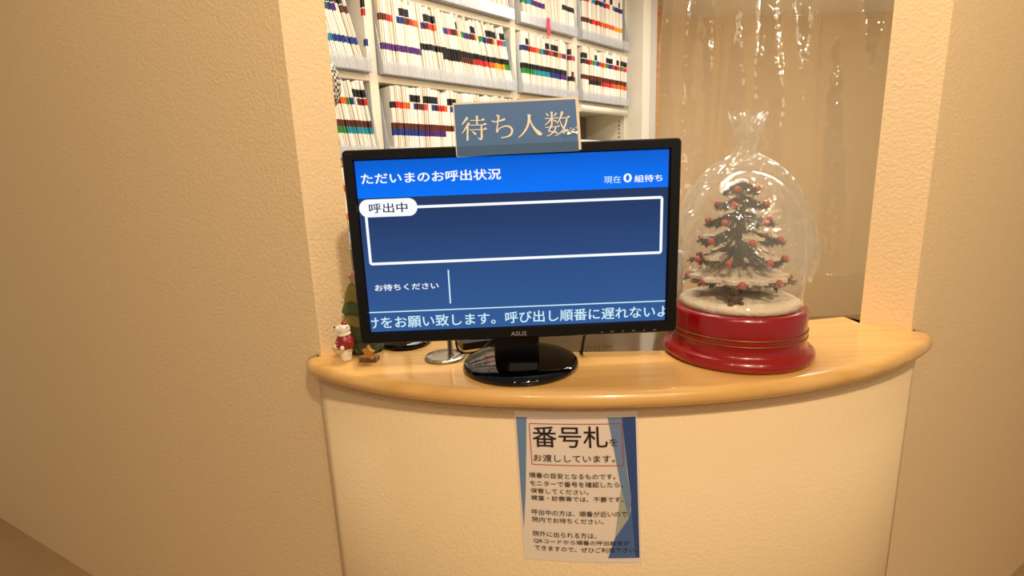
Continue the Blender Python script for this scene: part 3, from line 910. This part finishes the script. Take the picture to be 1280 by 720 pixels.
# the tree: trunk mesh is the part, tiers, snow and baubles hang on it
TC = Vector((GC.x - .004, GC.y))
bm = BM(); add_lathe(bm, [(.010, .116), (.008, .2), (.004, .32), (0, .338)], (TC.x, TC.y, ZC), 12)
bpy.data.objects.remove(tr)
tree = obj('christmas_tree', bm, mat('trunk_brown', (84, 58, 38), rough=.8), gl)
NEED = mat('needle_green', (62, 70, 42), rough=.7, noise=(90, (38, 44, 26)))
BAUB = mat('bauble_red', (196, 58, 34), rough=.35, coat=.3)
tiers = [(.140, .094, .036), (.176, .083, .036), (.212, .073, .034), (.246, .060, .032), (.277, .045, .028), (.304, .028, .028)]
rt = random.Random(11)
for ti, (z, r, h) in enumerate(tiers):
    bm = BM()
    nb = max(12, int(r * 330))
    for k in range(nb):
        a = 2 * PI * (k + rt.uniform(-.3, .3)) / nb
        L = r * rt.uniform(.86, 1.06)
        pts = []
        for q in range(6):
            u = q / 5
            pts.append(Vector((TC.x + math.cos(a) * L * u, TC.y + math.sin(a) * L * u, ZC + z + h * (1 - u) ** 1.3 - .006 * math.sin(PI * u) * 0 + .004 * u * u)))
        add_tube(bm, pts, [.0018, .0018, .0016, .0013, .001, .0006], 5)
        for q in range(95):
            u = .22 + .78 * rt.random() ** .8
            i = min(4, int(u * 5)); p = pts[i].lerp(pts[i + 1], u * 5 - i)
            d = Vector((math.cos(a) * .6 + rt.uniform(-.8, .8), math.sin(a) * .6 + rt.uniform(-.8, .8), rt.uniform(-.8, .45))).normalized()
            ln = rt.uniform(.007, .0125)
            s = d.cross(Vector((rt.random(), rt.random(), 1))).normalized() * .0018
            s2 = d.cross(s).normalized() * .0011
            v1, v2, v4, v3 = bm.verts.new(p + s), bm.verts.new(p - s), bm.verts.new(p + s2), bm.verts.new(p + d * ln)
            bm.faces.new((v1, v2, v3)); bm.faces.new((v2, v4, v3)); bm.faces.new((v4, v1, v3))
    obj('branch_tier', bm, NEED, tree, fix=False)
    if ti < 3:
        bm = BM(); seg = 40
        prof2 = [(r * .30, h * .66), (r * .55, h * .40), (r * .76, h * .2), (r * .90, .006)] if ti == 0 else [(r * .5, h * .42), (r * .62, h * .30), (r * .76, h * .18), (r * .86, .008)]
        rws = []
        for (rr_, zz) in prof2:
            rws.append([(TC.x + rr_ * (1 + .12 * math.sin(k * 1.7 + ti)) * math.cos(2 * PI * k / seg), TC.y + rr_ * (1 + .12 * math.sin(k * 1.7 + ti)) * math.sin(2 * PI * k / seg), ZC + z + zz + .0035) for k in range(seg)])
        up = [[bm.verts.new((x, y, zz + .006)) for x, y, zz in row] for row in rws]; dn = [[bm.verts.new(p) for p in row] for row in rws]
        for k in range(seg):
            k2 = (k + 1) % seg
            if ti and (k // 4 + ti) % 3 != 0: continue
            for j in range(3):
                bm.faces.new((up[j][k], up[j + 1][k], up[j + 1][k2], up[j][k2])).smooth = True
                bm.faces.new((dn[j][k], dn[j][k2], dn[j + 1][k2], dn[j + 1][k])).smooth = True
            bm.faces.new((up[3][k], dn[3][k], dn[3][k2], up[3][k2]))
        bmesh.ops.delete(bm, geom=[v for v in bm.verts if not v.link_faces], context='VERTS')
        obj('snow_layer', bm, SNOW, tree)
    nbb = [8, 7, 6, 5, 4, 3][ti]
    for k in range(nbb):
        a = PI + .45 + 2 * PI * k / nbb + ti * .5
        bm = BM(); add_ico(bm, (TC.x + r * .95 * math.cos(a), TC.y + r * .95 * math.sin(a), ZC + z + .010), .0066, 2)
        obj('bauble', bm, BAUB, tree)
# small dark bear sitting in the snow under the tree
bm = BM(); cx_, cy_, cz_ = GC.x - .040, GC.y - .070, ZC + .113
add_ico(bm, (cx_, cy_, cz_ + .009), .011, 2, None, 0, (1, 1, 1.1)); add_ico(bm, (cx_ - .002, cy_ - .004, cz_ + .026), .0085, 2)
for s in (-1, 1):
    add_ico(bm, (cx_ + s * .006, cy_ - .002, cz_ + .034), .003, 1); add_ico(bm, (cx_ + s * .009, cy_ - .008, cz_ + .003), .005, 2, None, 0, (1, 1.3, .8)); add_ico(bm, (cx_ + s * .011, cy_ - .003, cz_ + .012), .004, 1, None, 0, (1, 1, 1.6))
add_ico(bm, (cx_ - .003, cy_ - .012, cz_ + .024), .0035, 1)
obj('tiny_bear', bm, mat('tiny_bear_brown', (92, 66, 46), rough=.8), gl)

# ------------------------------------------------------------------ white bear figurine
def remeshed(name, bm, m, root, voxel, smooth_it=6):
    o = obj(name, bm, m, root)
    md = o.modifiers.new('r', 'REMESH'); md.mode = 'VOXEL'; md.voxel_size = voxel; md.use_smooth_shade = True
    sm = o.modifiers.new('s', 'SMOOTH'); sm.factor = .5; sm.iterations = smooth_it
    dg = bpy.context.evaluated_depsgraph_get(); dg.update()
    me = bpy.data.meshes.new_from_object(o.evaluated_get(dg))
    o.modifiers.clear(); old = o.data; o.data = me; bpy.data.meshes.remove(old)
    return o


BX, BY = -.3325, .986
be = thing('bear_figurine', 'small white bear figurine in red sweater at the counter\'s wall end', 'figurine', (BX, BY, ZC))
ya = math.radians(-128)                    # facing direction (towards the lower left of the viewer)
Fd = Vector((math.cos(ya), math.sin(ya), 0)); Sd = Vector((-Fd.y, Fd.x, 0))
hya = math.radians(-158); Hd = Vector((math.cos(hya), math.sin(hya), 0)); Hs = Vector((-Hd.y, Hd.x, 0))
base = Vector((BX, BY, ZC))
def bl(f, s, z): return base + Fd * f + Sd * s + Vector((0, 0, z))
CER = mat('bear_white', (244, 234, 216), rough=.3, coat=.35)
CRD = mat('bear_red', (150, 22, 24), rough=.35, coat=.3)
bm = BM()
add_lathe(bm, [(0, .0004), (.0088, .0004), (.0102, .002), (.0112, .010), (.0128, .02), (.0142, .027), (.0138, .036), (.012, .048), (.0095, .056), (.0085, .060), (0, .062)], tuple(base), 28)
hc = base + Vector((0, 0, .066)) - Hd * .0005
Mh = Matrix((Hd * math.cos(.25) + Vector((0, 0, math.sin(.25))), Hs, -Hd * math.sin(.25) + Vector((0, 0, math.cos(.25))))).transposed().to_4x4()
add_ico(bm, hc, .0122, 3, Mh, 0, (1.05, .95, 1.0))
add_ico(bm, hc + Mh @ Vector((.0078, 0, -.0008)), .0088, 3, Mh, 0, (1.15, .85, .82))
for s in (-1, 1): add_ico(bm, hc + Mh @ Vector((-.005, s * .0078, .0082)), .0034, 2, Mh, 0, (.6, 1, 1))
remeshed('body', bm, CER, be, .0008)
bm = BM(); add_lathe(bm, [(.0138, .0255), (.0163, .0275), (.0182, .033), (.0182, .038), (.0164, .046), (.0134, .052), (.0105, .0565)], tuple(base), 36)
for s in (-1, 1): add_tube(bm, [bl(-.001, s * .012, .048), bl(.002, s * .0165, .041), bl(.009, s * .0150, .034)], [.005, .0058, .0042], 12)
remeshed('sweater', bm, CRD, be, .0008, 4)
bm = BM()
ringp = [base + Vector((.0108 * math.cos(2 * PI * k / 24), .0108 * math.sin(2 * PI * k / 24), .0565 + .001 * math.sin(2 * PI * k / 24 + 1))) for k in range(25)]
add_tube(bm, ringp, .0029, 10); obj('scarf', bm, mat('bear_scarf', (240, 222, 200), rough=.6), be)
for s in (-1, 1):
    bm = BM(); add_ico(bm, bl(.0150, s * .0112, .0318), .0046, 2, None, 0, (1, 1, 1.15)); obj('paw', bm, CER, be)
for z in (.031, .037, .0435):
    bm = BM(); add_ico(bm, bl(.0178 if z < .04 else .0165, -.001, z), .0013, 2); obj('button', bm, CER, be)
bm = BM(); add_ico(bm, hc + Mh @ Vector((.0182, 0, .0018)), .0022, 2, Mh); obj('nose', bm, GLOSSK, be)
for s in (-1, 1):
    bm = BM(); add_ico(bm, hc + Mh @ Vector((.0088, s * .0058, .0048)), .0009, 1); obj('eye', bm, GLOSSK, be)
bm = BM(); add_lathe(bm, [(.0062, 0), (.0066, .0015), (.0052, .004), (.0030, .0062), (0, .007)], (0, 0, 0), 20, M4=Matrix.Translation(hc + Vector((0, 0, .0092)) - Hd * .0015)); obj('hat', bm, CRD, be)

# ------------------------------------------------------------------ wooden tree ornament behind the monitor's corner
TX, TY = -.312, 1.040
wt = thing('wooden_tree', 'green scalloped wooden Christmas tree behind the monitor\'s lower left corner', 'ornament', (TX, TY, ZC))
OL = mat('tree_olive', (160, 148, 74), rough=.7, noise=(60, (142, 130, 62))); DG = mat('tree_green', (88, 106, 72), rough=.7, noise=(60, (74, 92, 60)))
lay = [(0, .042, .036, .034, DG), (.028, .040, .0345, .036, DG), (.056, .037, .031, .034, OL), (.083, .036, .027, .032, DG), (.108, .029, .022, .036, OL)]
for (z, r, rt_, h, m) in lay:
    bm = BM(); seg = 96
    rws = []
    for (f, zz) in ((0.0, .006), (.8, .003), (1.0, .001), (1.0, .008), (.86, h * .55), (.62, h)):
        row = []
        for k in range(seg):
            a = 2 * PI * k / seg
            sc_ = .5 + .5 * math.cos(8 * a)
            rad = r * f * (1 + (.035 * math.cos(8 * a) if f > .7 else 0)); dz = (-.0035 * sc_ if zz < .01 and f > .7 else 0)
            row.append(bm.verts.new((TX + max(rad, .0005) * math.cos(a), TY + max(rad, .0005) * math.sin(a) * .62, ZC + z + .0042 + zz + dz)))
        rws.append(row)
    for a, b in zip(rws, rws[1:]):
        for k in range(seg): bm.faces.new((a[k], a[(k + 1) % seg], b[(k + 1) % seg], b[k])).smooth = True
    bm.faces.new(rws[-1]); bm.faces.new(list(reversed(rws[0])))
    obj('tree_layer', bm, m, wt)
bm = BM(); add_lathe(bm, [(.034, .0003), (.034, .006), (0, .006)], (TX, TY, ZC), 40, sy=.6); obj('base', bm, DG, wt)


def star_prism(bm, c, R, r, thick, M3):
    pts = []
    for k in range(10):
        a = PI / 2 + k * PI / 5; q = R if k % 2 == 0 else r; pts.append((q * math.cos(a), q * math.sin(a)))
    M4 = Matrix.Translation(Vector(c)) @ M3.to_4x4()
    vs = add_prism(bm, pts, -thick / 2, thick / 2, M4=M4)
    es = list({e for v in vs for e in v.link_edges})
    bmesh.ops.bevel(bm, geom=es, offset=thick * .08, segments=2, affect='EDGES')


def facing(yaw):                            # local z -> horizontal direction, local y -> up
    d = Vector((math.cos(yaw), math.sin(yaw), 0)); up = Vector((0, 0, 1)); x = up.cross(d)
    return Matrix((x, up, d)).transposed()


bm = BM(); star_prism(bm, (TX - .004, TY - .004, ZC + .160), .016, .0075, .007, facing(math.radians(-110))); obj('star', bm, mat('star_pink', (214, 164, 130), rough=.6), wt)

# ------------------------------------------------------------------ wooden star on its block
st = thing('star_ornament', 'natural wooden star on a small brown block with bent wire', 'ornament', (-.283, .972, ZC))
yaw = math.radians(-118)
bm = BM(); add_box(bm, (-.2835, .9775, ZC + .0052), (.036, .019, .0098), Matrix.Rotation(math.radians(-8), 3, 'Z'), bevel=.0012); obj('block', bm, mat('block_brown', (150, 118, 90), rough=.6, noise=(70, (112, 84, 64))), st)
bm = BM(); star_prism(bm, (-.2795, .9615, ZC + .0228), .0158, .0080, .0075, facing(yaw)); obj('star', bm, wood('star_wood', (218, 164, 76), (200, 146, 62), .6, 0), st)
bm = BM(); add_tube(bm, smooth_path([(-.3, .962, ZC + .002), (-.3015, .962, ZC + .02), (-.304, .964, ZC + .0265), (-.312, .966, ZC + .0275), (-.322, .967, ZC + .024)], 5), .0005, 6); obj('wire', bm, mat('wire_bronze', (150, 116, 70), rough=.35, metal=.8), st)

# ------------------------------------------------------------------ chrome stand, cables and small devices
cs = thing('chrome_stand', 'round chrome stand with thin post beside the monitor foot', 'stand', (-.122, .968, ZC))
bm = BM(); add_lathe(bm, [(.039, .0003), (.0408, .001), (.0408, .0035), (.0395, .005), (.02, .0056), (0, .0058)], (-.131, .978, ZC), 64); obj('base', bm, CHROME, cs)
bm = BM(); add_lathe(bm, [(.0065, .0058), (.0065, .009), (.0055, .0095), (.0055, .22), (0, .222)], (-.119, .972, ZC), 24); obj('post', bm, CHROME, cs)
bd = thing('round_foot', 'round black foot under the monitor\'s left end beside the wooden tree', 'stand', (-.225, 1.085, ZC))
bm = BM(); add_lathe(bm, [(.048, .0003), (.053, .002), (.054, .006), (.05, .011), (.03, .016), (.012, .019), (0, .019)], (-.228, 1.083, ZC), 48); obj('foot', bm, GLOSSK, bd)
bm = BM(); add_lathe(bm, [(.006, .0185), (.006, .16), (0, .161)], (-.228, 1.083, ZC), 20); obj('post', bm, BLACKP, bd)
tm = thing('flat_device', 'flat black device with lavender reflection on its screen behind the chrome stand', 'device', (-.075, 1.05, ZC))
rz = Matrix.Rotation(math.radians(18), 3, 'Z')
bm = BM(); add_box(bm, (-.074, 1.058, ZC + .0075), (.07, .062, .014), rz, bevel=.003); obj('case', bm, BLACKP, tm)
bm = BM(); add_box(bm, (-.078, 1.052, ZC + .0148), (.034, .018, .0006), rz); obj('display', bm, mat('lavender_reflection', (60, 60, 90), rough=.2, emit=(96, 92, 168)), tm)  # reflection on the device's screen, painted in as a lavender glow
bm = BM(); add_tube(bm, smooth_path([(-.109, .986, ZC + .045), (-.107, .984, ZC + .02), (-.1, .984, ZC + .0085), (-.085, .99, ZC + .0035), (-.062, 1.004, ZC + .0035), (-.045, 1.02, ZC + .012), (-.032, 1.03, ZC + .022)], 8), .0021, 8)
o = obj('cable', bm, BLACKP); origin(o, (-.085, .99, ZC)); tag(o, 'black cable looping from the chrome post towards the monitor neck', 'cable')
bm = BM(); add_tube(bm, smooth_path([(.149, .932, 1.119), (.148, .938, 1.108), (.146, .952, 1.085), (.1435, .962, 1.0585), (.1435, .972, 1.0575), (.1435, .99, 1.02), (.1435, 1.0, .9)], 8), .0030, 8)
o = obj('power_cable', bm, BLACKP); origin(o, (.1435, .962, ZC)); tag(o, 'black power cable running from the monitor down over the counter\'s back edge', 'cable')
